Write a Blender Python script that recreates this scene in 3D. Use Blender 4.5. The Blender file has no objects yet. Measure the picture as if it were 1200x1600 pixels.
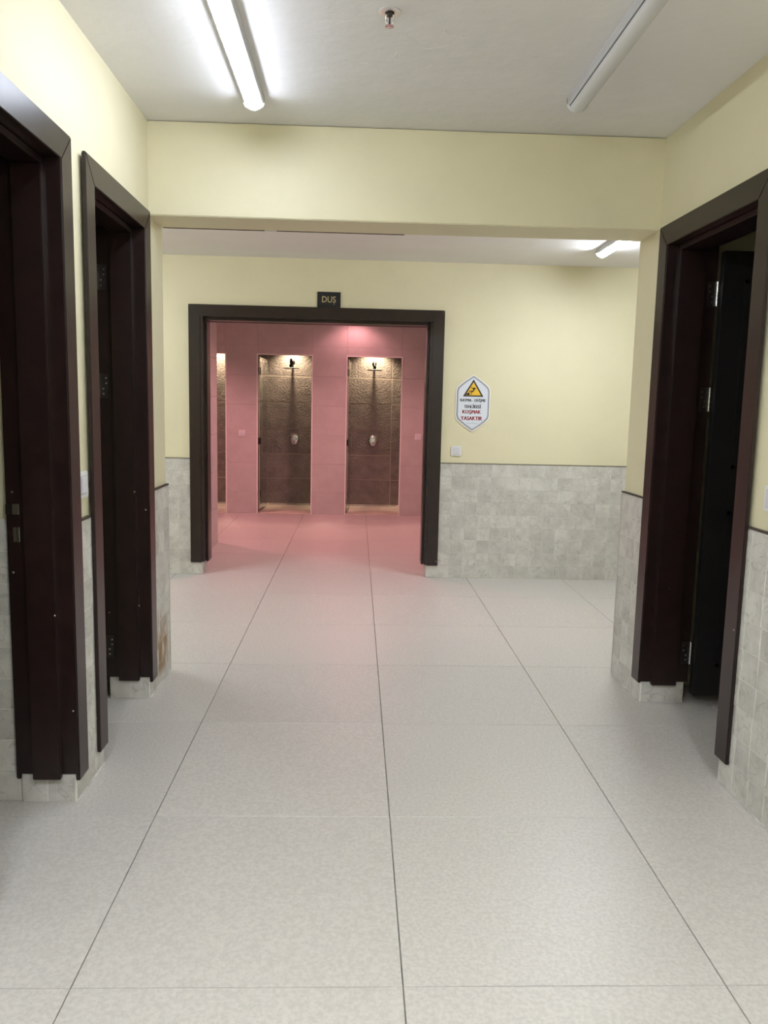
import bpy, bmesh, math, random
from mathutils import Matrix, Vector
random.seed(7)
S = bpy.context.scene
COL = S.collection
PI = math.pi

# ------------------------------------------------------------------ camera
RT = Vector((0.99919567, -0.03366756, 0.021783)); UP = Vector((-0.01715538, 0.13209472, 0.99108863)); FW = Vector((0.03624495, 0.99066517, -0.1314109))
cd = bpy.data.cameras.new('camera'); cam = bpy.data.objects.new('camera', cd); COL.objects.link(cam)
cd.sensor_fit = 'VERTICAL'; cd.sensor_height = 24; cd.lens = 24 * 1241.2 / 1600; cd.clip_start = .02
M = Matrix.Identity(4)
for i, v in enumerate((RT, UP, -FW)):
    for j in range(3): M[j][i] = v[j]
M.translation = (0, 0, 1.4)
cam.matrix_world = M
S.camera = cam
# ------------------------------------------------------------------ world, exposure
w = bpy.data.worlds.new('world'); S.world = w; w.use_nodes = True
w.node_tree.nodes['Background'].inputs[0].default_value = (.02, .02, .02, 1); w.node_tree.nodes['Background'].inputs[1].default_value = .2
S.view_settings.view_transform = 'Standard'; S.view_settings.look = 'None'; S.view_settings.gamma = 1
S.view_settings.use_curve_mapping = False; S.view_settings.exposure = 0.20
TUBE_E = 40; BACK_E = 104; REAR_FILL_E = 135; PINK_W = 58.0; CABIN_W = 62.0
COOL = (.88, .95, 1.10); PINK = (1.0, .40, .43); WARM = (1.0, .76, .52)

# ------------------------------------------------------------------ dimensions (metres)
XL, YB, YB2, YW, YP, YC = -.967, 3.82, 4.075, 6.474, 10.22, 11.30
ZC, ZB, ZC2, ZP = 2.66, 2.246, 2.5425, 2.56
TH = .18                                            # wall thickness
DADO, DADO2 = .98, .952
def XR(y): return 1.4188 - .0173 * (y - 3)
def m_left(s, n, z): return (XL + n, s, z)          # s along the wall (Y), n out into the corridor
def m_right(s, n, z): return (XR(s) - n, s, z)
def m_back(s, n, z): return (s, YW - n, z)          # s = X, n towards the camera
def m_pink(s, n, z): return (s, YP - n, z)
def ident(s, n, z): return (s, n, z)

# ------------------------------------------------------------------ materials
def nt(m): return m.node_tree.nodes, m.node_tree.links
def mat(name, col, rough=.5, var=0., vscale=6., bump=0., bscale=40., metal=0., spec=.5, rnd=0., col2=None, bdist=.002, detail=5, coat=0.):
    """principled; optional noise between col and col2, per-object tone (rnd) and noise bump, all in world position"""
    m = bpy.data.materials.new(name); m.use_nodes = True; N, L = nt(m); b = N['Principled BSDF']
    b.inputs['Base Color'].default_value = (*col, 1); b.inputs['Roughness'].default_value = rough
    b.inputs['Metallic'].default_value = metal; b.inputs['Specular IOR Level'].default_value = spec; b.inputs['Coat Weight'].default_value = coat
    geo = N.new('ShaderNodeNewGeometry'); oi = N.new('ShaderNodeObjectInfo')
    vec = geo.outputs['Position']
    if rnd:
        sc = N.new('ShaderNodeVectorMath'); sc.operation = 'SCALE'; sc.inputs[0].default_value = (13, 7, 19); L.new(oi.outputs['Random'], sc.inputs['Scale'])
        ad = N.new('ShaderNodeVectorMath'); ad.operation = 'ADD'; L.new(vec, ad.inputs[0]); L.new(sc.outputs[0], ad.inputs[1]); vec = ad.outputs[0]
    m['_'] = 1
    if var or col2:
        n = N.new('ShaderNodeTexNoise'); n.inputs['Scale'].default_value = vscale; n.inputs['Detail'].default_value = detail; n.inputs['Roughness'].default_value = .65; L.new(vec, n.inputs['Vector'])
        r = N.new('ShaderNodeValToRGB'); c2 = col2 or tuple(max(0, c * (1 - var)) for c in col)
        r.color_ramp.elements[0].position = .38; r.color_ramp.elements[0].color = (*c2, 1); r.color_ramp.elements[1].position = .62; r.color_ramp.elements[1].color = (*col, 1)
        L.new(n.outputs['Fac'], r.inputs[0]); out = r.outputs[0]
    else:
        rgb = N.new('ShaderNodeRGB'); rgb.outputs[0].default_value = (*col, 1); out = rgb.outputs[0]
    if rnd:
        mr = N.new('ShaderNodeMapRange'); mr.inputs['To Min'].default_value = 1 - rnd; mr.inputs['To Max'].default_value = 1 + rnd * .6; L.new(oi.outputs['Random'], mr.inputs[0])
        ml = N.new('ShaderNodeVectorMath'); ml.operation = 'SCALE'; L.new(out, ml.inputs[0]); L.new(mr.outputs[0], ml.inputs['Scale']); out = ml.outputs[0]
    L.new(out, b.inputs['Base Color'])
    if bump:
        n2 = N.new('ShaderNodeTexNoise'); n2.inputs['Scale'].default_value = bscale; n2.inputs['Detail'].default_value = 6; L.new(vec, n2.inputs['Vector'])
        bp = N.new('ShaderNodeBump'); bp.inputs['Strength'].default_value = bump; bp.inputs['Distance'].default_value = bdist
        L.new(n2.outputs['Fac'], bp.inputs['Height']); L.new(bp.outputs[0], b.inputs['Normal'])
    return m
def mixin(m, facnode_builder, col):
    """lay a second colour over the base colour where the mask built by facnode_builder says"""
    N, L = nt(m); b = N['Principled BSDF']; lk = b.inputs['Base Color'].links[0]; src = lk.from_socket
    mx = N.new('ShaderNodeMix'); mx.data_type = 'RGBA'; L.new(src, mx.inputs[6]); mx.inputs[7].default_value = (*col, 1)
    L.new(facnode_builder(N, L), mx.inputs[0]); L.new(mx.outputs[2], b.inputs['Base Color'])
def math_n(N, L, op, a, b_=None):
    n = N.new('ShaderNodeMath'); n.operation = op; n.use_clamp = op in ('SUBTRACT', 'MULTIPLY') and False
    for i, v in enumerate((a, b_)):
        if v is None: continue
        if isinstance(v, (int, float)): n.inputs[i].default_value = v
        else: L.new(v, n.inputs[i])
    return n.outputs[0]
def smooth(N, L, v, a, b_):
    n = N.new('ShaderNodeMapRange'); n.interpolation_type = 'SMOOTHSTEP'; n.inputs['From Min'].default_value = a; n.inputs['From Max'].default_value = b_; L.new(v, n.inputs[0]); return n.outputs[0]

cream = mat('cream_paint', (.77, .715, .495), .55, var=.05, vscale=1.6, bump=.25, bscale=18, bdist=.003)
white_paint = mat('ceiling_paint', (.84, .83, .82), .6, var=.04, vscale=1.5, bump=.5, bscale=7, bdist=.012)
floor_tile = mat('floor_porcelain', (.60, .57, .53), .36, vscale=85, col2=(.51, .485, .45), bump=.25, bscale=160, rnd=.035, bdist=.0015, detail=3)
grout_dark = mat('floor_grout', (.34, .32, .285), .85, var=.6, vscale=9, bump=.5)
stone = mat('wall_stone_tile', (.66, .645, .595), .5, vscale=8, col2=(.52, .505, .46), bump=.5, bscale=22, rnd=.09, bdist=.004, detail=8)
grout_light = mat('wall_grout', (.72, .70, .65), .8)
wood = mat('dark_stained_wood', (.019, .0085, .0072), .29, vscale=14, col2=(.012, .0056, .005), bump=.12, bscale=60, bdist=.001)
door_wood = mat('door_wood', (.006, .005, .005), .5, vscale=14, col2=(.004, .003, .003), bump=.12, bscale=60)
pink_grout = mat('fine_tile_joint', (.40, .37, .35), .7)
pink_tile = mat('large_matt_tile', (.56, .53, .51), .5, vscale=5, col2=(.51, .48, .46), bump=.15, bscale=60, rnd=.02, bdist=.001)
cabin_tile = mat('split_face_tile', (.28, .25, .225), .36, vscale=8, col2=(.20, .18, .165), bump=1.0, bscale=42, rnd=.10, bdist=.010, detail=8)
cabin_floor_m = mat('cabin_floor_stone', (.86, .78, .64), .35, vscale=3, col2=(.66, .58, .48))
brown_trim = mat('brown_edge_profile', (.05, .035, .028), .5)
pale_trim = mat('pale_edge_profile', (.55, .52, .48), .4)
bright_trim = mat('bright_edge_profile', (.85, .83, .80), .35)
caulk = mat('white_caulk', (.70, .69, .65), .7, var=.35, vscale=12)
satin = mat('satin_nickel', (.85, .85, .83), .32, metal=1)
chrome = mat('chrome', (.62, .62, .62), .18, metal=1)
dull_metal = mat('dull_metal', (.09, .08, .075), .4, metal=1)
black_metal = mat('dark_bronze', (.035, .03, .028), .4, metal=.6)
plastic = mat('white_plastic', (.80, .80, .80), .35)
plastic_in = mat('rocker_plastic', (.70, .69, .74), .3)
diffuser_off = mat('opal_diffuser', (.66, .66, .66), .35)
housing = mat('lamp_housing', (.55, .55, .56), .4)
sign_black = mat('black_plate', (.010, .010, .014), .35)
gold = mat('gold_letter', (.50, .42, .22), .45)
sign_white = mat('sign_white', (.74, .77, .84), .35)
sign_rim = mat('sign_rim_white', (.85, .85, .82), .4)
ink = mat('black_ink', (.012, .012, .018), .5)
ink_red = mat('red_ink', (.58, .03, .05), .5)
ink_navy = mat('navy_ink', (.06, .06, .12), .5)
yellow = mat('warning_yellow', (.85, .52, .04), .5)
teal = mat('teal_ink', (.18, .36, .36), .5)
rubber = mat('bulb_dark', (.03, .012, .02), .3)
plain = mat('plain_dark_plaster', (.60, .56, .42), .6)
def emit(name, col, e):
    m = bpy.data.materials.new(name); m.use_nodes = True; b = m.node_tree.nodes['Principled BSDF']
    b.inputs['Base Color'].default_value = (.8, .8, .8, 1); b.inputs['Emission Color'].default_value = (*col, 1); b.inputs['Emission Strength'].default_value = e
    return m
tube_glow = emit('tube_glow', COOL, TUBE_E); back_glow = emit('back_tube_glow', (.93, .99, 1.08), BACK_E); rear_fill = emit('rear_fill_glow', (.93, .99, 1.10), REAR_FILL_E)
pink_glow = emit('pink_lamp_glow', PINK, 20); warm_glow = emit('warm_lamp_glow', WARM, 12)
glass = bpy.data.materials.new('shower_glass'); glass.use_nodes = True
_b = glass.node_tree.nodes['Principled BSDF']; _b.inputs['Base Color'].default_value = (.80, .86, .84, 1); _b.inputs['Transmission Weight'].default_value = 1; _b.inputs['Roughness'].default_value = .03; _b.inputs['IOR'].default_value = 1.45

# fine darker veins, different on every tile
def veins(N, L):
    g = N.new('ShaderNodeNewGeometry'); oi = N.new('ShaderNodeObjectInfo')
    sc = N.new('ShaderNodeVectorMath'); sc.operation = 'SCALE'; sc.inputs[0].default_value = (31, 17, 23); L.new(oi.outputs['Random'], sc.inputs['Scale'])
    ad = N.new('ShaderNodeVectorMath'); ad.operation = 'ADD'; L.new(g.outputs['Position'], ad.inputs[0]); L.new(sc.outputs[0], ad.inputs[1])
    n = N.new('ShaderNodeTexNoise'); n.inputs['Scale'].default_value = 9; n.inputs['Detail'].default_value = 7; n.inputs['Distortion'].default_value = 1.2; L.new(ad.outputs[0], n.inputs['Vector'])
    a = math_n(N, L, 'ABSOLUTE', math_n(N, L, 'SUBTRACT', n.outputs['Fac'], .53))
    return math_n(N, L, 'MULTIPLY', smooth(N, L, a, .022, .0), .42)
mixin(stone, veins, (.27, .255, .22))
# rust that has run down the tiles at the foot of the pillar, with a ragged outline
def rust(N, L):
    g = N.new('ShaderNodeNewGeometry'); sp = N.new('ShaderNodeSeparateXYZ'); L.new(g.outputs['Position'], sp.inputs[0])
    n = N.new('ShaderNodeTexNoise'); n.inputs['Scale'].default_value = 26; n.inputs['Detail'].default_value = 6
    mp = N.new('ShaderNodeMapping'); mp.inputs['Scale'].default_value = (1, 1.2, .35); L.new(g.outputs['Position'], mp.inputs[0]); L.new(mp.outputs[0], n.inputs['Vector'])
    x = math_n(N, L, 'LESS_THAN', sp.outputs[0], -.90)
    x = math_n(N, L, 'MULTIPLY', x, math_n(N, L, 'GREATER_THAN', sp.outputs[0], -1.0))
    y = math_n(N, L, 'MULTIPLY', smooth(N, L, sp.outputs[1], 3.74, 3.86), smooth(N, L, sp.outputs[1], 4.06, 3.98))
    z = math_n(N, L, 'MULTIPLY', smooth(N, L, sp.outputs[2], .02, .09), smooth(N, L, sp.outputs[2], .42, .18))
    q = math_n(N, L, 'MULTIPLY', math_n(N, L, 'MULTIPLY', x, y), z)
    return math_n(N, L, 'MULTIPLY', q, smooth(N, L, n.outputs['Fac'], .34, .54))
mixin(stone, rust, (.27, .16, .055))
# chipped paint: sparse pale specks on the lower part of the wood
def chips(N, L):
    g = N.new('ShaderNodeNewGeometry'); sp = N.new('ShaderNodeSeparateXYZ'); L.new(g.outputs['Position'], sp.inputs[0])
    v = N.new('ShaderNodeTexVoronoi'); v.inputs['Scale'].default_value = 22; L.new(g.outputs['Position'], v.inputs['Vector'])
    c = N.new('ShaderNodeSeparateColor'); L.new(v.outputs['Color'], c.inputs[0])
    a = math_n(N, L, 'LESS_THAN', v.outputs['Distance'], .085)
    b = math_n(N, L, 'GREATER_THAN', c.outputs[0], .80)
    return math_n(N, L, 'MULTIPLY', math_n(N, L, 'MULTIPLY', a, b), smooth(N, L, sp.outputs[2], 1.3, .8))
mixin(wood, chips, (.45, .40, .34))

# ------------------------------------------------------------------ mesh helpers
def bx(bm, s0, s1, n0, n1, z0, z1, mp=ident):
    vs = [bm.verts.new(mp(s, n, z)) for s in (s0, s1) for n in (n0, n1) for z in (z0, z1)]
    for f in ((0, 1, 3, 2), (4, 6, 7, 5), (0, 4, 5, 1), (2, 3, 7, 6), (0, 2, 6, 4), (1, 5, 7, 3)): bm.faces.new([vs[i] for i in f])
def link(name, me, m, parent=None):
    o = bpy.data.objects.new(name, me); COL.objects.link(o)
    if m and not me.materials: me.materials.append(m)
    if parent: o.parent = parent
    return o
def obj(name, bm, m, parent=None, bevel=0, smooth_=False, bseg=2):
    bmesh.ops.recalc_face_normals(bm, faces=bm.faces)
    if bevel: bmesh.ops.bevel(bm, geom=[e for e in bm.edges if len(e.link_faces) == 2 and e.calc_face_angle(0) > .6], offset=bevel, segments=bseg, affect='EDGES', clamp_overlap=True)
    me = bpy.data.meshes.new(name); bm.to_mesh(me); bm.free()
    if smooth_:
        for p in me.polygons: p.use_smooth = True
        try: me.set_sharp_from_angle(angle=.7)
        except Exception: pass
    return link(name, me, m, parent)
def box(name, s0, s1, n0, n1, z0, z1, m, mp=ident, parent=None, bevel=0):
    bm = bmesh.new(); bx(bm, s0, s1, n0, n1, z0, z1, mp); return obj(name, bm, m, parent, bevel)
def struct(o): o['kind'] = 'structure'; return o
def empty(name, loc, label, cat, group=None):
    o = bpy.data.objects.new(name, None); COL.objects.link(o); o.location = loc; o.empty_display_size = .05
    o['label'] = label; o['category'] = cat
    if group: o['group'] = group
    return o
def lathe(bm, prof, c, axis=(0, 0, 1), seg=32):
    """prof: (radius, along-axis) pairs"""
    q = Vector(axis).to_track_quat('Z', 'Y'); c = Vector(c); rings = []
    for r, a in prof:
        if r < 1e-6: rings.append([bm.verts.new(c + q @ Vector((0, 0, a)))])
        else: rings.append([bm.verts.new(c + q @ Vector((r * math.cos(2 * PI * k / seg), r * math.sin(2 * PI * k / seg), a))) for k in range(seg)])
    for A, B in zip(rings, rings[1:]):
        for k in range(seg):
            k2 = (k + 1) % seg
            if len(A) == 1 and len(B) == 1: continue
            if len(A) == 1: bm.faces.new((A[0], B[k], B[k2]))
            elif len(B) == 1: bm.faces.new((A[k], A[k2], B[0]))
            else: bm.faces.new((A[k], A[k2], B[k2], B[k]))
def tube(bm, pts, r, seg=12):
    pts = [Vector(p) for p in pts]; rings = []
    rr = r if isinstance(r, (list, tuple)) else [r] * len(pts)
    for i, p in enumerate(pts):
        t = (pts[min(i + 1, len(pts) - 1)] - pts[max(i - 1, 0)]).normalized(); q = t.to_track_quat('Z', 'Y')
        rings.append([bm.verts.new(p + q @ Vector((rr[i] * math.cos(2 * PI * k / seg), rr[i] * math.sin(2 * PI * k / seg), 0))) for k in range(seg)])
    for A, B in zip(rings, rings[1:]):
        for k in range(seg): bm.faces.new((A[k], A[(k + 1) % seg], B[(k + 1) % seg], B[k]))
    bm.faces.new(rings[0][::-1]); bm.faces.new(rings[-1])
def prism(bm, pts, d0, d1, mp):
    """extrude a polygon given in (s, z) between depths d0 and d1"""
    a = [bm.verts.new(mp(s, d0, z)) for s, z in pts]; b = [bm.verts.new(mp(s, d1, z)) for s, z in pts]
    n = len(pts); bm.faces.new(a); bm.faces.new(b[::-1])
    for i in range(n): bm.faces.new((a[i], a[(i + 1) % n], b[(i + 1) % n], b[i]))

# tile blanks (unit size, front at z = 1), shared by every tile of a kind
def blank(name, ch, m, uneven=0, seed=0):
    rr = random.Random(seed); vs = [(x, y, 0) for x, y in ((-.5, -.5), (.5, -.5), (.5, .5), (-.5, .5))]
    vs += [(x * 1.0, y * 1.0, .72) for x, y, _ in vs[:4]]
    k = .5 - ch; vs += [(x, y, 1 + rr.uniform(-uneven, uneven)) for x, y in ((-k, -k), (k, -k), (k, k), (-k, k))]
    fs = [(0, 3, 2, 1), (8, 9, 10), (8, 10, 11)]
    for a, b in ((0, 4), (4, 8)):
        for i in range(4): j = (i + 1) % 4; fs.append((a + i, a + j, b + j, b + i))
    me = bpy.data.meshes.new(name); me.from_pydata(vs, [], fs); me.materials.append(m); return me
FLOOR_T = blank('floor_tile', .0015, floor_tile)
STONE_T = [blank('wall_tile', .010, stone, .05, i) for i in range(5)]
PINK_T = blank('large_tile', .004, pink_tile)
CAB_T = [blank('cabin_tile', .012, cabin_tile, .12, i) for i in range(3)]
def tile(parent, me, c, u, v, n, su, sv, th, name='tile'):
    o = bpy.data.objects.new(name, me); COL.objects.link(o); o.parent = parent
    Mx = Matrix.Identity(4)
    for i, (a, s) in enumerate(((u, su), (v, sv), (n, th))):
        for j in range(3): Mx[j][i] = a[j] * s
    Mx.translation = c; o.matrix_world = Mx; return o
GAP = .0032
def tile_area(parent, mp, s0, s1, z0, z1, rows, tw, n0=.0, th=.008, meshes=None, jitter=.006, name='tile', gap=GAP):
    """a field of tiles in rows on a wall map; each tile is its own object"""
    meshes = meshes or STONE_T
    rh = (z1 - z0) / rows; nc = max(1, round((s1 - s0) / tw)); w_ = (s1 - s0) / nc
    for r in range(rows):
        cuts = [s0] + [s0 + i * w_ + (random.uniform(-jitter, jitter) if w_ > .05 else 0) for i in range(1, nc)] + [s1]
        for a, b in zip(cuts, cuts[1:]):
            sc, zc = (a + b) / 2, z0 + (r + .5) * rh
            P = Vector(mp(sc, n0, zc)); U = (Vector(mp(sc + 1, n0, zc)) - P).normalized(); Nn = (Vector(mp(sc, n0 + 1, zc)) - P).normalized(); V = Vector((0, 0, 1))
            if U.cross(V).dot(Nn) < 0: U = -U
            tile(parent, random.choice(meshes), P, U, V, Nn, b - a - gap, rh - gap, th, name)

def text(parent, s, m, mp, cs, cz, wid, hei, n0, th=.0008, bold=.0, fat=.0, name='lettering'):
    cu = bpy.data.curves.new('t', 'FONT'); cu.body = s; cu.size = 1; cu.offset = bold; cu.resolution_u = 3; cu.extrude = .01
    o = bpy.data.objects.new('t', cu); COL.objects.link(o); bpy.context.view_layer.update()
    me = bpy.data.meshes.new_from_object(o.evaluated_get(bpy.context.evaluated_depsgraph_get())); bpy.data.objects.remove(o); bpy.data.curves.remove(cu)
    xs = [v.co.x for v in me.vertices]; ys = [v.co.y for v in me.vertices]; x0, x1 = min(xs), max(xs); y0, y1 = min(ys), max(ys)
    for v in me.vertices:
        v.co = mp(cs + ((v.co.x - x0) / (x1 - x0) - .5) * wid, n0 + (th if v.co.z > 0 else 0), cz + ((v.co.y - y0) / (y1 - y0) - .5) * hei)
    if fat:      # a heavier cut: the letters repeated with a small sideways shift
        b2 = bmesh.new(); b2.from_mesh(me); g = b2.verts[:] + b2.edges[:] + b2.faces[:]; d = Vector(mp(cs + fat, n0, cz)) - Vector(mp(cs, n0, cz))
        for k in (-1, 1):
            q = bmesh.ops.duplicate(b2, geom=g)['geom']; bmesh.ops.translate(b2, vec=d * k, verts=[v for v in q if isinstance(v, bmesh.types.BMVert)])
        b2.to_mesh(me); b2.free()
    me.name = name; me.materials.clear(); me.materials.append(m); return link(name, me, m, parent)

# ================================================================== SETTING
# floor: grout bed with each tile laid on it
fl = struct(box('floor', -4.2, 4.2, -2.6, 11.5, -.15, -.006, grout_dark))
GX, GY, TX, TY = .1365, 2.5723, .80, .8079
for j in range(-6, 10):
    xs = range(-3, 3) if j < 2 else (range(-4, 4) if j < 5 else range(-5, 3))
    for i in xs:
        y0, y1 = GY + j * TY, GY + (j + 1) * TY
        y1 = min(y1, YP + .02)
        tile(fl, FLOOR_T, (GX + (i + .5) * TX, (y0 + y1) / 2, -.006), Vector((1, 0, 0)), Vector((0, 1, 0)), Vector((0, 0, 1)), TX - .0028, y1 - y0 - .0028, .006)
# ceilings
struct(box('ceiling', -3.0, 3.4, -2.6, YB2 - .01, ZC, ZC + .12, white_paint))
struct(box('ceiling', -3.8, 4.2, YB2 - .005, YW + .05, ZC2, ZC2 + .14, white_paint))
struct(box('ceiling', -4.0, 1.9, YW + .06, 11.5, ZP, ZP + .12, white_paint))

def wall_with_openings(name, mp, s0, s1, n0, n1, ztop, ops, m, z0=-.01):
    """one wall: solid between the openings, lintels above them"""
    bm = bmesh.new(); a = s0
    for o0, o1, oz in ops:
        bx(bm, a, o0, n0, n1, z0, ztop, mp); bx(bm, o0, o1, n0, n1, oz, ztop, mp); a = o1
    bx(bm, a, s1, n0, n1, z0, ztop, mp)
    return struct(obj(name, bm, m))
D1 = (1.985, 2.675); D2 = (2.975, 3.675); D3 = (2.86, 3.68); D4 = (-1.252, .600)
TZ = 2.19
wl = wall_with_openings('wall_left', m_left, -2.55, YB2, -TH, -.003, ZC, [(*D1, TZ), (*D2, TZ)], cream)
wr = wall_with_openings('wall_right', m_right, -2.55, YB2, -.205, -.003, ZC, [(*D3, TZ)], cream)
wb = wall_with_openings('wall_back', m_back, -3.7, 4.1, -.21, -.003, ZC2 + .1, [(*D4, 2.10)], cream)
beam = struct(box('wall_header', XL - .02, 1.42, YB, YB2 - .002, ZB, ZC - .002, cream, bevel=.004))
struct(box('wall_rear', XL - .1, 1.7, -2.6, -2.5, 0, ZC, cream))
# partition rooms behind the doors
part = struct(box('wall_partition', -2.6, XL - TH - .001, 2.683, 2.968, 0, ZC - .002, cream))
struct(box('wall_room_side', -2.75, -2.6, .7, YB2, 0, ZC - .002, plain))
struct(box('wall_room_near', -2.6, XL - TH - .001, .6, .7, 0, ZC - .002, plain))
struct(box('wall_room_far', -3.7, XL - TH - .001, 3.93, YB2, 0, ZC - .002, cream))
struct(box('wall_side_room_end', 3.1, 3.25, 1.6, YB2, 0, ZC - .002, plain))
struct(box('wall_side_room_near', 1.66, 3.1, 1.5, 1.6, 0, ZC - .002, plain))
struct(box('wall_side_room_far', XR(4) + .206, 4.1, 3.93, YB2, 0, ZC - .002, cream))
struct(box('wall_cross_left', -3.8, -3.7, YB2 - .12, YW + .2, 0, ZC2 + .1, cream))
struct(box('wall_cross_right', 4.1, 4.2, YB2 - .12, YW + .2, 0, ZC2 + .1, cream))

# grout beds and tiles of the dado
def bed(parent, mp, s0, s1, z1, n0=-.003, n1=.0056): box('grout', s0, s1, n0, n1, 0, z1 - .002, grout_light, mp, parent)
def dado(parent, mp, s0, s1, z1, tw=.1075, rows=9):
    bed(parent, mp, s0, s1, z1); tile_area(parent, mp, s0, s1, 0.001, z1, rows, tw, n0=.0, th=.0075)
dado(wl, m_left, 2.675, 2.975, DADO); dado(wl, m_left, D2[1], YB2 + .006, DADO); dado(wl, m_left, .9, D1[0], DADO)
dado(wr, m_right, D3[1], YB2 + .006, DADO + .005); dado(wr, m_right, 1.0, D3[0], DADO + .015)
for W_, mp in ((wl, m_left), (wr, m_right)):
    bm = bmesh.new(); rh = DADO / 9
    for r in range(9):
        a = -2.49
        while a < .88:
            b = min(a + .107, .88); bx(bm, a, b - GAP, .0, .007, r * rh + .001, (r + 1) * rh - .002, mp); a += .107
    o = obj('tile_field', bm, stone, W_); o['kind'] = 'stuff'
    box('grout', -2.49, .9, -.003, .0062, 0, DADO - .002, grout_light, mp, W_)
dado(wb, m_back, D4[1] + .09 - .012, 2.65, DADO2); dado(wb, m_back, -2.28, D4[0] - .09 + .012, DADO2)
for s0, s1 in ((2.65, 4.09), (-3.69, -2.28)):
    bm = bmesh.new(); rh = DADO2 / 9
    for r in range(9):
        a = s0
        while a < s1 - .02:
            b = min(a + .107, s1); bx(bm, a, b - GAP, .0, .007, r * rh + .001, (r + 1) * rh - .002, m_back); a += .107
    o = obj('tile_field', bm, stone, wb); o['kind'] = 'stuff'
    box('grout', s0, s1, -.003, .0062, 0, DADO2 - .002, grout_light, m_back, wb)
# skirting tiles on the reveals under the jambs
def m_rev(y, sgn=-1): return lambda s, n, z: (s, y + sgn * n, z)
bed(part, lambda s, n, z: (s, 2.683 - n, z), -2.55, XL - TH - .002, 1.0)
tile_area(part, lambda s, n, z: (s, 2.683 - n, z), -1.75, XL - TH - .002, .001, 1.0, 9, .12, n0=.0, th=.0075)
def reveal(parent, x0, x1, y, sgn, n=2):
    mp = lambda s, q, z: (s, y + sgn * q, z)
    box('grout', x0, x1, -.004, .0056, 0, .104, grout_light, mp, parent)
    tile_area(parent, mp, x0, x1, .001, .105, 1, (x1 - x0) / n, n0=.0, th=.0075)
for yy, sg in ((D1[1], -1), (D1[0], 1), (D2[1], -1), (D2[0], 1)): reveal(wl, XL - TH, XL + .004, yy, sg)
for yy, sg in ((D3[1], -1), (D3[0], 1)): reveal(wr, XR(yy) - .003, XR(yy) + .205, yy, sg, 1)
for xx, sg in ((D4[0], 1), (D4[1], -1)):
    mp = lambda s, q, z, xx=xx, sg=sg: (xx + sg * q, s, z)
    box('grout', YW - .004, YW + .21, -.004, .0056, 0, .104, grout_light, mp, wb)
    tile_area(wb, mp, YW - .006, YW + .21, .001, .105, 1, .11, n0=.0, th=.0075)
for a, b in ((D4[0] - .086, D4[0] + .006), (D4[1] - .006, D4[1] + .086)):
    bed(wb, m_back, a, b, .104); tile_area(wb, m_back, a, b, .001, .105, 1, .08, n0=.0, th=.0105)
# thin dark strip along the rear lower edge of the beam
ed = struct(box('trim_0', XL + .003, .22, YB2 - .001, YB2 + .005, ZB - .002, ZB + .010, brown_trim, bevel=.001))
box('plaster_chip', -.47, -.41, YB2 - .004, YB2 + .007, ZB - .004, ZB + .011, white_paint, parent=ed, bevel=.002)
# profile strips on top of the dado and at the free corners
ti = [0]
def trim(s0, s1, n0, n1, z0, z1, m, mp, bevel=.001):
    ti[0] += 1; return struct(box('trim_%d' % ti[0], s0, s1, n0, n1, z0, z1, m, mp, bevel=bevel))
for a, b, z in ((D1[1] + .09, D2[0] - .09, DADO), (D2[1] + .1, YB2 + .010, DADO), (-2.49, D1[0] - .1, DADO)): trim(a, b, -.003, .0115, z, z + .007, brown_trim, m_left)
for a, b, z in ((D3[1] + .1, YB2 + .010, DADO + .005), (-2.49, D3[0] - .07, DADO + .015)): trim(a, b, -.003, .0115, z, z + .007, brown_trim, m_right)
for a, b in ((D4[1] + .09, 4.09), (-3.69, D4[0] - .09)): trim(a, b, -.003, .0105, DADO2, DADO2 + .005, mat('stone_edge', (.20, .175, .13), .6) if a > 0 else bpy.data.materials['stone_edge'] if 'stone_edge' in bpy.data.materials else mat('stone_edge2', (.20, .175, .13), .6), m_back)
trim(YB2 + .006, YB2 + .012, -.10, .0105, 0, DADO + .004, pale_trim, m_left); trim(YB2 + .006, YB2 + .012, -.10, .0105, 0, DADO + .009, pale_trim, m_right)
# caulk along the foot of the walls
for mp, sp in ((m_left, ((D1[1], D2[0]), (D2[1], YB2 + .01), (-2.4, D1[0]))), (m_right, ((D3[1], YB2 + .01), (-2.4, D3[0])))):
    for a, b in sp: trim(a, b, .004, .0125, -.001, .0045, caulk, mp, bevel=.002)

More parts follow.
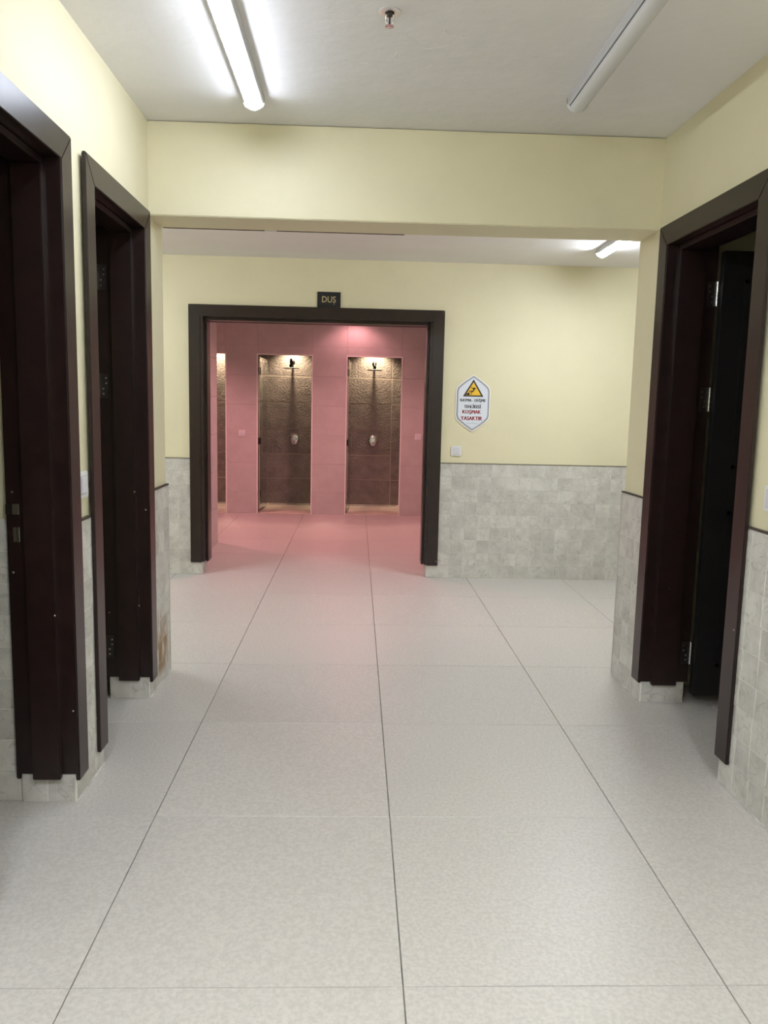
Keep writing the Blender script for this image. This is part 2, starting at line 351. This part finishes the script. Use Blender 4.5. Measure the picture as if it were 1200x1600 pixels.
# ------------------------------------------------------------------ doors
def mitred(name, mp, s0, s1, w_, ztop, zb, n0, n1, m, parent, bev=.0022):
    """three boards of a casing with 45 degree mitres; s0, s1 = inner edges, w_ = board width"""
    zi = ztop - w_; g = .0006
    for pts in (((s0 - w_, zb), (s0, zb), (s0, zi), (s0 - w_, ztop - g)), ((s1, zb), (s1 + w_, zb), (s1 + w_, ztop - g), (s1, zi)), ((s0 - w_ + g, ztop), (s0 + g, zi), (s1 - g, zi), (s1 + w_ - g, ztop))):
        bm = bmesh.new(); prism(bm, pts, n0, n1, mp); obj(name, bm, m, parent, bevel=bev)
def frame_parts(mp, s0, s1, th, parent, zi, w_=.092, zb=(.08, .08), lin=.016, stop=.022, sz=.095, zt=None, st=(.035, .13), proud=.022):
    """casing outside and inside, jamb linings, door stops"""
    ci0, ci1 = s0 + lin, s1 - lin          # faces of the linings
    zl = zi                                # underside of the head lining
    zt = zt or zi + w_
    mitred('casing', mp, ci0 - .006, ci1 + .006, w_, zt, zb[0], .0078, proud, wood, parent)
    mitred('casing', mp, ci0 - .006, ci1 + .006, .07, zi + .07, .005 + zb[0], -th - .016, -th - .001, wood, parent)
    for a, b in ((s0 + .001, ci0), (ci1, s1 - .001)): box('jamb', a, b, -th - .012, proud - .003, .107, zl + .002, wood, mp, parent, .0015)
    box('jamb', s0 + .001, s1 - .001, -th - .012, proud - .003, zl + .0025, zl + lin, wood, mp, parent, .0015)
    for a, b in ((ci0, ci0 + stop), (ci1 - stop, ci1)): box('door_stop', a, b, -st[1], -st[0], sz, zl - stop - .001, wood, mp, parent, .002)
    box('door_stop', ci0, ci1, -st[1], -st[0], zl - stop - .0005, zl + .001, wood, mp, parent, .002)
def base(name):
    o = bpy.data.objects.new(name, None); COL.objects.link(o); o['kind'] = 'structure'; o.empty_display_size = .1; return o
def hinge(parent, mp, s, n, z, sg):
    """butt hinge: a leaf on the jamb, a knuckle of five barrels and four screws"""
    bm = bmesh.new(); bx(bm, s, s + sg * .0025, n - .002, n + .034, z - .055, z + .055, mp)
    h = obj('hinge', bm, dull_metal, parent, bevel=.0008, bseg=1)
    bm = bmesh.new()
    for k in range(5): tube(bm, [mp(s + sg * .008, n - .008, z - .054 + k * .022), mp(s + sg * .008, n - .008, z - .054 + k * .022 + .0205)], .0075, 12)
    obj('knuckle', bm, chrome, h, smooth_=True)
    for dz in (-.035, -.012, .012, .035):
        bm = bmesh.new(); tube(bm, [mp(s + sg * .002, n + .018 + (.006 if dz > 0 else -.006), z + dz), mp(s + sg * .0036, n + .018 + (.006 if dz > 0 else -.006), z + dz)], .0042, 10); obj('screw', bm, chrome, h)
d1 = base('door_1'); frame_parts(m_left, *D1, TH, d1, 2.155)
for z, hgt in ((1.036, .036), (.950, .050)):    # strike plate and latch keeper on the far jamb
    bm = bmesh.new(); bx(bm, D1[1] - .0185, D1[1] - .0155, -TH + .008, -TH + .030, z - hgt / 2, z + hgt / 2, m_left); obj('strike_plate', bm, chrome, d1, bevel=.001)
bm = bmesh.new(); bx(bm, D1[1] - .019, D1[1] - .0155, -TH - .014, -TH + .008, 1.018, 1.052, m_left); obj('strike_lip', bm, dull_metal, d1, bevel=.001)
d2 = base('door_2'); frame_parts(m_left, *D2, TH, d2, 2.155)
d3 = base('door_3'); frame_parts(m_right, *D3, .205, d3, 2.152, zb=(.098, .11), st=(.035, .155))
for dd, mp, DD, th in ((d2, m_left, D2, TH), (d3, m_right, D3, .205)):
    for z in (1.94, 1.465, .255): hinge(dd, mp, DD[1] - .0165, -th - .006, z, -1)
    # leaf swung a quarter turn into the room
    y1 = DD[1] - .020; n1 = -th - .022
    lf = box('door_leaf', y1 - .040, y1, n1 - .66, n1, .055, 2.125, door_wood, mp, dd, .002)
    for z0, z1 in ((.20, .95), (1.15, 2.0)):
        for sy in (y1 - .0405, y1 + .0005):
            bm = bmesh.new(); ss = (sy - .002, sy + .002)
            for a, b, c, d in ((n1 - .56, n1 - .545, z0, z1), (n1 - .115, n1 - .10, z0, z1), (n1 - .56, n1 - .10, z0, z0 + .015), (n1 - .56, n1 - .10, z1 - .015, z1)): bx(bm, *ss, a, b, c, d, mp)
            obj('moulding', bm, door_wood, lf)
    for sg in (-1, 1):
        sy = y1 + (.0 if sg > 0 else -.040); bm = bmesh.new()
        lathe(bm, [(0, 0), (.024, 0), (.024, .006), (.009, .008), (.009, .04), (0, .04)], mp(sy, n1 - .61, 1.04), axis=(Vector(mp(sy + sg, n1 - .61, 1.04)) - Vector(mp(sy, n1 - .61, 1.04))).normalized(), seg=20)
        tube(bm, [mp(sy + sg * .036, n1 - .61, 1.04), mp(sy + sg * .036, n1 - .50, 1.04)], .008); obj('handle', bm, chrome, lf, smooth_=True)
# wide doorless frame in front of the showers
d4 = base('door_4')
mitred('casing', m_back, D4[0] + .003, D4[1] - .003, .091, 2.168, .102, .0078, .024, wood, d4)
for a, b in ((D4[0] + .001, D4[0] + .024), (D4[1] - .024, D4[1] - .001)): box('jamb', a, b, -.235, .018, .107, 2.076, wood, m_back, d4, .0015)
box('jamb', D4[0] + .001, D4[1] - .001, -.235, .018, 2.0765, 2.097, wood, m_back, d4, .0015)
for a, b in ((D4[0] + .024, D4[0] + .042), (D4[1] - .042, D4[1] - .024)): box('door_stop', a, b, -.20, -.06, .095, 2.057, wood, m_back, d4, .002)
box('door_stop', D4[0] + .024, D4[1] - .024, -.20, -.06, 2.0575, 2.0765, wood, m_back, d4, .002)
mitred('casing', m_back, D4[0] + .02, D4[1] - .02, .078, 2.135, .102, -.25, -.2355, wood, d4)

# ------------------------------------------------------------------ shower room
stub = struct(box('wall_stub', -1.56, -1.395, YW + .26, 8.0, 0, ZP, pink_grout))
mp = lambda s, n, z: (-1.395 + n, s, z)
tile_area(stub, mp, YW + .27, 8.0, .0, 2.56, 7, .66, n0=0, th=.008, meshes=[PINK_T], jitter=0, gap=.002)
tile_area(stub, lambda s, n, z: (s, 8.0 + n, z), -1.56, -1.387, .0, 2.56, 7, .3, n0=0, th=.008, meshes=[PINK_T], jitter=0, gap=.002)
struct(box('wall_shower_left', -4.0, -3.9, YW + .21, 11.5, 0, ZP, pink_tile)); struct(box('wall_shower_right', 1.5, 1.6, YW + .21, YP, 0, ZP, pink_tile))
OPS = [(-2.36, -1.662), (-1.262, -.575), (-.132, .562)]; OZ = 2.02
wp = wall_with_openings('wall_showers', m_pink, -3.9, 1.55, -.10, -.0015, ZP, [(a, b, OZ) for a, b in OPS], pink_grout)
zs = [0, .28, .65, 1.02, 1.39, 1.76, 2.13, 2.50, ZP]
piers = [(-3.9, -3.1), (-3.1, -2.36), (-1.662, -1.262), (-.575, -.132), (.562, 1.5)]
for a, b in zip(zs, zs[1:]):
    for s0, s1 in piers: tile_area(wp, m_pink, s0, s1, a, b, 1, 2, n0=-.008, th=.008, meshes=[PINK_T], jitter=0, gap=.0016)
for s0, s1 in OPS:
    for a, b in ((OZ, 2.13), (2.13, 2.5), (2.5, ZP)): tile_area(wp, m_pink, s0, s1, a, b, 1, 2, n0=-.008, th=.008, meshes=[PINK_T], jitter=0, gap=.0016)
    for a0, a1, c0, c1 in ((s0 - .010, s0 + .004, .0, OZ + .010), (s1 - .004, s1 + .010, .0, OZ + .010), (s0 + .0045, s1 - .0045, OZ - .004, OZ + .010)):
        box('edge_profile', a0, a1, -.012, .004, c0, c1, bright_trim, m_pink, wp)
# the three cabins
m_cab = lambda s, n, z: (s, YC - n, z)
cabw = struct(box('wall_cabins', -3.9, 1.55, YC - .0086, YC + .12, 0, ZP, mat('cabin_grout', (.42, .37, .31), .7)))
CAB = [(-2.48, -1.46), (-1.34, -.36), (-.24, .70)]
rows = [0, .0, .362, .715, 1.07, 1.435, 1.793, 2.15, ZP]
for ci, (c0, c1) in enumerate(CAB):
    js = [c0, .49, c1] if ci == 2 else [c0, c1]
    for a, b in zip(rows[1:], rows[2:]):
        for u0, u1 in zip(js, js[1:]): tile_area(cabw, m_cab, u0, u1, a, b, 1, 5, n0=-.004, th=.014, meshes=CAB_T, jitter=0, gap=.004)
divs = [(-2.60, -2.48), (-1.46, -1.34), (-.36, -.24), (.70, .82)]
for i, (a, b) in enumerate(divs):
    dv = struct(box('wall_divider', a, b, YP + .1, YC - .012, 0, ZP, cabin_tile))
    for r0, r1 in zip(rows[1:], rows[2:]):
        for xx, sg in ((b, 1), (a, -1)):
            tile_area(dv, lambda s, n, z, xx=xx, sg=sg: (xx + sg * n, s, z), YP + .11, YC - .014, r0, r1, 1, .49, n0=0, th=.012, meshes=CAB_T, jitter=0, gap=.004)
for c0, c1 in CAB:
    struct(box('ceiling', c0 + .001, c1 - .001, YP + .101, YC - .001, 2.28, 2.34, white_paint))
    cf = struct(box('floor_cabin', c0, c1, YP + .02, YC, -.004, .004, cabin_floor_m))
    box('drain_channel', c0 + .12, c1 - .12, YC - .16, YC - .10, .004, .007, chrome, parent=cf)

def glass_door(s0, label):
    t = empty('shower_glass_door', (s0 + .016, YP + .06, .02), label, 'shower door', 'glass doors of the shower cabins')
    def mp(s, n, z):       # swung inwards: n runs into the cabin; baked relative to the empty
        a = math.radians(87.0); x = s * math.sin(a) + n * math.cos(a); y = n * math.sin(a) - s * math.cos(a)
        return (x, y, z)
    box('glass_panel', -.004, .004, .01, .62, .02, 1.97, glass, mp, t, .001)
    box('edge_seal', -.0035, .0035, .003, .0095, .02, 1.97, pale_trim, mp, t)
    for z in (1.80, .22):
        h_ = box('hinge', -.013, .013, -.016, .045, z - .045, z + .045, black_metal, mp, t, .003)
        bm = bmesh.new(); tube(bm, [mp(.0, -.018, z - .045), mp(0, -.018, z + .045)], .010); obj('pin', bm, chrome, h_, smooth_=True)
    box('lock', -.016, .016, -.012, .05, .87, .95, black_metal, mp, t, .003)
    return t
glass_door(OPS[0][0], 'clear glass door folded into the shower cabin partly hidden by the pink wall stub')
glass_door(OPS[1][0], 'clear glass door open inwards on dark hinges, in the shower cabin with unbroken full-width wall tiles')
glass_door(OPS[2][0], 'clear glass door open inwards, in the shower cabin nearer to the warning sign')

def shower(cx, label, horns):
    t = empty('rain_shower', (cx, YC - .01, 1.99), label, 'shower', 'rain showers of the cabins')
    bm = bmesh.new(); lathe(bm, [(0, 0), (.030, 0), (.030, .006), (.012, .014), (0, .014)], (0, 0, 0), (0, -1, 0), 28); obj('wall_flange', bm, black_metal, t, smooth_=True)
    bm = bmesh.new(); pts = [(0, -.33 * u, .01 * math.sin(PI * u) - .012 * u - .05 * max(0, u - .8) / .2) for u in [i / 14 for i in range(15)]]
    tube(bm, pts, .011, 14); obj('arm', bm, black_metal, t, smooth_=True)
    bm = bmesh.new(); lathe(bm, [(0, .018), (.013, .016), (.021, .004), (.022, -.008), (.014, -.024), (.010, -.034), (0, -.034)], (0, -.33, -.06), (0, 0, 1), 24); obj('ball_joint', bm, black_metal, t, smooth_=True)
    if horns:
        bm = bmesh.new(); 
        for s in (-1, 1): tube(bm, [(s * .010, -.30, -.045), (s * .020, -.30, -.02), (s * .022, -.30, .008), (s * .016, -.30, .03)], [.007, .006, .005, .003], 8)
        obj('bracket', bm, black_metal, t, smooth_=True)
    else:
        bm = bmesh.new(); bx(bm, -.014, .020, -.32, -.30, -.045, .03); obj('bracket', bm, black_metal, t, bevel=.006)
    bm = bmesh.new(); lathe(bm, [(0, .008), (.02, .008), (.100, .003), (.108, 0), (.108, -.004), (.103, -.007), (0, -.007)], (0, -.33, -.100), (0, 0, 1), 40); obj('spray_disc', bm, black_metal, t, smooth_=True)
    bm = bmesh.new()
    for r, n in ((.03, 8), (.06, 14), (.09, 20)):
        for k in range(n): a = 2 * PI * k / n; c = (r * math.cos(a), -.33 + r * math.sin(a), -.1095); lathe(bm, [(.0025, .003), (.002, 0), (0, 0)], c, (0, 0, 1), 6)
    o = obj('nozzles', bm, plastic, t); o['kind'] = 'stuff'
    return t
shower(-2.0, 'round rain shower head seen at the edge of the pink wall stub', False)
shower(-.905, 'round rain shower head on a blunt bracket, before an unbroken full-width tile wall', False)
shower(.232, 'round rain shower head under a two-pronged bracket, in the cabin nearer to the warning sign', True)
def valve(cx, label):
    t = empty('shower_valve', (cx, YC - .012, .925), label, 'shower tap', 'round shower mixers')
    bm = bmesh.new(); lathe(bm, [(0, 0), (.078, 0), (.078, .006), (.072, .011), (.040, .014), (0, .014)], (0, 0, 0), (0, -1, 0), 36); obj('plate', bm, chrome, t, smooth_=True)
    bm = bmesh.new(); lathe(bm, [(.034, .010), (.036, .045), (.031, .054), (0, .055)], (0, 0, 0), (0, -1, 0), 28); obj('knob', bm, chrome, t, smooth_=True)
    bm = bmesh.new(); tube(bm, [(0, -.045, -.02), (.0, -.055, -.055), (0, -.062, -.082)], [.008, .007, .006], 10); obj('lever', bm, chrome, t, smooth_=True)
    bm = bmesh.new(); lathe(bm, [(0, 0), (.009, 0), (.009, .008), (0, .012)], (-.052, -.011, .018), (0, -1, 0), 14); obj('diverter', bm, dull_metal, t, smooth_=True)
valve(-1.76, 'round chrome shower mixer half hidden at the edge of the pink wall stub')
valve(-.878, 'round chrome shower mixer in the cabin without a vertical tile joint')
valve(.236, 'round chrome shower mixer in the cabin nearer to the warning sign')

# ------------------------------------------------------------------ lamps
def downlight(x, y, z, glow, col, watt, r, label, group, size=.05, angle=150, blend=.6):
    t = empty('ceiling_downlight', (x, y, z), label, 'ceiling light', group)
    bm = bmesh.new(); lathe(bm, [(r, -.001), (r + .018, -.001), (r + .016, -.008), (r, -.010), (r - .004, -.004), (r, -.001)], (0, 0, 0), (0, 0, 1), 28); obj('rim', bm, plastic, t, smooth_=True)
    bm = bmesh.new(); lathe(bm, [(0, -.003), (r - .004, -.003), (r - .004, -.0012), (0, -.0012)], (0, 0, 0), (0, 0, 1), 28); obj('lens', bm, glow, t)
    ld = bpy.data.lights.new('downlight_lamp', 'SPOT'); ld.energy = watt; ld.color = col; ld.spot_size = math.radians(angle); ld.spot_blend = blend; ld.shadow_soft_size = size
    l = bpy.data.objects.new('downlight_lamp', ld); COL.objects.link(l); l.parent = t; l.location = (0, 0, -.03)
for x, y, wt, lb in ((-.03, 9.96, .26, 'pink ceiling spotlight over the pier between the two open shower cabins'), (-.40, 7.25, .7, 'pink ceiling spotlight just inside the wide dark doorway'), (-2.6, 9.1, 1.9, 'pink ceiling spotlight round the corner of the pink wall stub'), (-.03, 8.7, 1.5, 'pink ceiling spotlight in the middle of the shower room')):
    downlight(x, y, ZP, pink_glow, PINK, PINK_W * wt, .055, lb, 'pink spotlights of the shower room', .06, 142, .55)
for (c0, c1), sx, lb in zip(CAB, (-1.95, -.905, .232), ('warm spotlight over the shower cabin partly hidden by the wall stub', 'warm spotlight over the shower cabin without a vertical tile joint', 'warm spotlight over the shower cabin nearer to the warning sign')):
    downlight(sx, YC - .15, 2.28, warm_glow, WARM, CABIN_W, .035, lb, 'warm spotlights of the shower cabins', .025, 120, .8)

def batten(cx, y0, y1, z, glow, label, r=.032, off=False):
    t = empty('ceiling_batten_light', (cx, (y0 + y1) / 2, z), label, 'ceiling light', 'long batten lights on the ceiling')
    hl = (y1 - y0) / 2; bm = bmesh.new()
    q = .043; prof = [(-q, 0), (-q, -.024), (-q + .006, -.031), (q - .006, -.031), (q, -.024), (q, 0)]
    prism(bm, prof, -hl, hl, lambda s, n, zz: (s, n, zz)); obj('housing', bm, housing, t)
    a = [(r * math.cos(PI + PI * k / 14), -.0305 + r * .8 * math.sin(PI + PI * k / 14)) for k in range(15)]
    bm = bmesh.new(); prism(bm, a, -hl + .004, hl - .004, lambda s, n, zz: (s, n, zz)); obj('diffuser', bm, diffuser_off if off else glow, t, smooth_=True)
    e = [(q * math.cos(PI + PI * k / 14), -.028 + (r * .8 + .001) * math.sin(PI + PI * k / 14)) for k in range(15)] + [(q, 0), (-q, 0)]
    for s in (-1, 1):
        bm = bmesh.new(); prism(bm, e, s * hl, s * (hl - .008), lambda q_, n, zz: (q_, n, zz)); obj('end_cap', bm, plastic, t)
        bm = bmesh.new(); bx(bm, s * (r + .0022), s * (r - .0002), -hl + .01, hl - .01, -.0325, -.0300); obj('seam', bm, ink_navy if off else housing, t)
batten(-.447, 2.30, 3.50, ZC, tube_glow, 'lit long white batten light above the two dark doors on one side')
batten(.877, 2.20, 3.40, ZC, None, 'unlit long white batten light near the single dark door', off=True)
batten(1.725, 4.60, 5.80, ZC2, back_glow, 'lit batten light seen below the beam, over the tiled back wall')
batten(-.447, -.60, .60, ZC, rear_fill, 'added fill batten behind the viewer in line with the lit one')  # unseen batten, added as fill for the floor and the beam face
batten(.877, -.5, .70, ZC, rear_fill, 'added fill batten behind the viewer in line with the unlit one')  # second unseen batten, added to brighten the right wall
batten(-2.3, 4.60, 5.80, ZC2, back_glow, 'lit batten light in the cross passage round the corner of the rust-stained pillar')

# ------------------------------------------------------------------ small things on the walls
def switch(mp, s, z, w_, h_, label, m1=None, n0=0.0, rocker_split=False):
    t = empty('light_switch', mp(s, n0, z), label, 'light switch', 'white wall switches'); o = Vector(mp(s, n0, z))
    lp = lambda a, b, c: tuple(Vector(mp(s + a, n0 + b, z + c)) - o)
    box('plate', -w_ / 2, w_ / 2, -.003, .009, -h_ / 2, h_ / 2, m1 or plastic, lp, t, .003)
    box('rocker', -w_ * .31, w_ * .31, .007, .0135, -h_ * .31, h_ * .31, plastic_in, lp, t, .002)
    bm = bmesh.new()
    for a, b, c, d in ((-.35, -.325, -.35, .35), (.325, .35, -.35, .35), (-.35, .35, -.35, -.325), (-.35, .35, .325, .35)): bx(bm, a * w_, b * w_, .0085, .0098, c * h_, d * h_, lp)
    obj('groove', bm, housing, t)
switch(m_back, .814, 1.054, .082, .082, 'white light switch on the cream wall under the warning sign')
switch(m_left, 2.826, 1.103, .088, .094, 'white light switch between the two dark door frames')
switch(m_right, 2.648, 1.115, .088, .088, 'white light switch beside the single dark door frame, above the stone dado')
switch(m_pink, -1.459, 1.025, .078, .082, 'pink-lit switch between the half-hidden cabin and the next one')
switch(m_pink, .789, 1.022, .078, .082, 'pink-lit switch beside the wide door frame, past the last shower cabin')

# shower-room name plate
t = empty('door_sign', (-.2365, YW, 2.232), 'small black plate reading DUŞ above the wide door frame', 'sign')
mp = lambda a, b, c: (a, -b, c)
box('plate', -.092, .092, -.003, .008, -.061, .058, sign_black, mp, t, .0015)
text(t, 'DUS', gold, mp, .0, .000, .108, .048, .008, bold=.008)
bm = bmesh.new(); tube(bm, [mp(.040, .0083, -.029), mp(.042, .0083, -.034), (.043, -.0083, -.038)], .0030, 6); obj('cedilla', bm, gold, t)

# warning sign
t = empty('warning_sign', (.938, YW, 1.442), 'white six-sided plate warning of slipping in black and red Turkish text', 'sign')
def hexa(k):
    """outline with pointed ends and bowed shoulders, scaled by k metres inwards"""
    W_, H_ = .140 - k, .2285 - k * 1.12; P = []
    q = [(0, H_), (.5 * W_, H_ * .80), (.80 * W_, H_ * .655), (.95 * W_, H_ * .555), (W_, H_ * .45), (W_, -H_ * .45), (.95 * W_, -H_ * .555), (.80 * W_, -H_ * .655), (.5 * W_, -H_ * .80), (0, -H_)]
    return q + [(-x, z) for x, z in q[-2:0:-1]]
for nm, k, d0, d1_, m in (('plate', 0, -.003, .0050, sign_rim), ('border', .009, .004, .0056, ink_navy), ('border', .0125, .005, .0060, mat('sign_grey', (.42, .43, .50), .4)), ('panel', .021, .005, .0064, sign_white)):
    bm = bmesh.new(); prism(bm, hexa(k), d0, d1_, mp); o = obj(nm, bm, m, t)
def tri(cx, cz, w_, h_, d0, d1_, m, nm):
    bm = bmesh.new(); prism(bm, [(cx - w_ / 2, cz), (cx + w_ / 2, cz), (cx, cz + h_)], d0, d1_, mp); return obj(nm, bm, m, t, bevel=.0003)
tri(.0, .054, .168, .138, .006, .0070, ink, 'triangle'); tri(0, .0645, .128, .106, .0066, .0076, yellow, 'triangle_field')
bm = bmesh.new(); L_ = lambda pts, r: tube(bm, [mp(a, .0079, c) for a, c in pts], r, 6)   # falling figure
L_([(-.004, .122), (.004, .106), (-.006, .095)], .0052); L_([(.001, .108), (.011, .113), (.018, .125)], .0026); L_([(-.003, .118), (-.012, .122), (-.020, .128)], .0026)
L_([(-.006, .096), (-.022, .100), (-.032, .094)], .0036); L_([(-.006, .096), (-.019, .086), (-.018, .074)], .0036); L_([(-.018, .074), (-.012, .073)], .0026); L_([(-.032, .094), (-.034, .099)], .0026)
lathe(bm, [(0, 0), (.0062, 0), (.0062, .0008), (0, .0008)], mp(.006, .0076, .121), (0, -1, 0), 14)
bx(bm, -.060, -.034, .0072, .0080, .0665, .078, mp); bx(bm, -.046, -.030, .0072, .0080, .0665, .086, mp); obj('pictogram', bm, ink, t)
text(t, 'KAYMA - DÜŞME', ink, mp, .0, .024, .204, .034, .0062, fat=.0014)
text(t, 'TEHLİKESİ', ink, mp, -.002, -.022, .136, .034, .0062, fat=.0014)
text(t, 'KOŞMAK', ink_red, mp, -.008, -.071, .148, .038, .0062, fat=.0018, name='red_lettering')
text(t, 'YASAKTIR', ink_red, mp, -.008, -.120, .172, .031, .0062, fat=.0018, name='red_lettering')
bm = bmesh.new()
for k in range(5): bx(bm, -.046 + k * .008, -.040 + k * .008, .0062, .0068, -.163, -.160, mp); bx(bm, .010 + k * .007, .0155 + k * .007, .0062, .0068, -.163, -.160, mp)
L_([(-.001, -.166), (.0005, -.157), (.002, -.151)], .0016); L_([(.0005, -.157), (.005, -.153)], .0013); obj('emblem', bm, teal, t)

# raised scars in the ceiling plaster beside the sprinkler
for k, (x, y, ln, an) in enumerate(((.17, 2.92, .16, .5), (.24, 2.98, .12, -.2), (.13, 3.05, .10, 1.2), (.30, 2.86, .09, .9), (-.02, 3.12, .08, .3))):
    bm = bmesh.new(); rr = random.Random(k)
    tube(bm, [(x + ln * (u - .5) * math.cos(an) + .012 * math.sin(5 * u + k), y + ln * (u - .5) * math.sin(an) + .02 * math.sin(3 * u), ZC + .0012 + rr.uniform(-.0004, .0004)) for u in [i / 9 for i in range(10)]], [.0012 + .0014 * math.sin(PI * i / 9) for i in range(10)], 8)
    obj('plaster_ridge', bm, white_paint, bpy.data.objects['ceiling'])
# fire sprinkler
t = empty('fire_sprinkler', (.084, 2.745, ZC), 'chrome pendent fire sprinkler in the middle of the grey ceiling', 'sprinkler')
bm = bmesh.new(); lathe(bm, [(.036, 0), (.036, -.002), (.030, -.005), (.016, -.004), (.0155, .0), ], (0, 0, 0), (0, 0, 1), 36); obj('escutcheon', bm, satin, t, smooth_=True)
bm = bmesh.new(); lathe(bm, [(0, 0), (.014, 0), (.014, -.008), (.009, -.010), (.009, -.014), (0, -.014)], (0, 0, 0), (0, 0, 1), 6); obj('body', bm, dull_metal, t)
bm = bmesh.new()
for s in (-1, 1): tube(bm, [(s * .010, 0, -.008), (s * .0125, 0, -.018), (s * .012, 0, -.030), (s * .005, 0, -.040), (0, 0, -.042)], .0022, 8)
obj('yoke', bm, satin, t, smooth_=True)
bm = bmesh.new(); tube(bm, [(0, 0, -.013), (0, 0, -.038)], .0024, 10); obj('bulb', bm, rubber, t, smooth_=True)
bm = bmesh.new(); lathe(bm, [(0, -.041), (.006, -.041), (.0135, -.043), (.0145, -.0445), (.006, -.0445), (0, -.046)], (0, 0, 0), (0, 0, 1), 24)
obj('deflector', bm, chrome, t, smooth_=True)
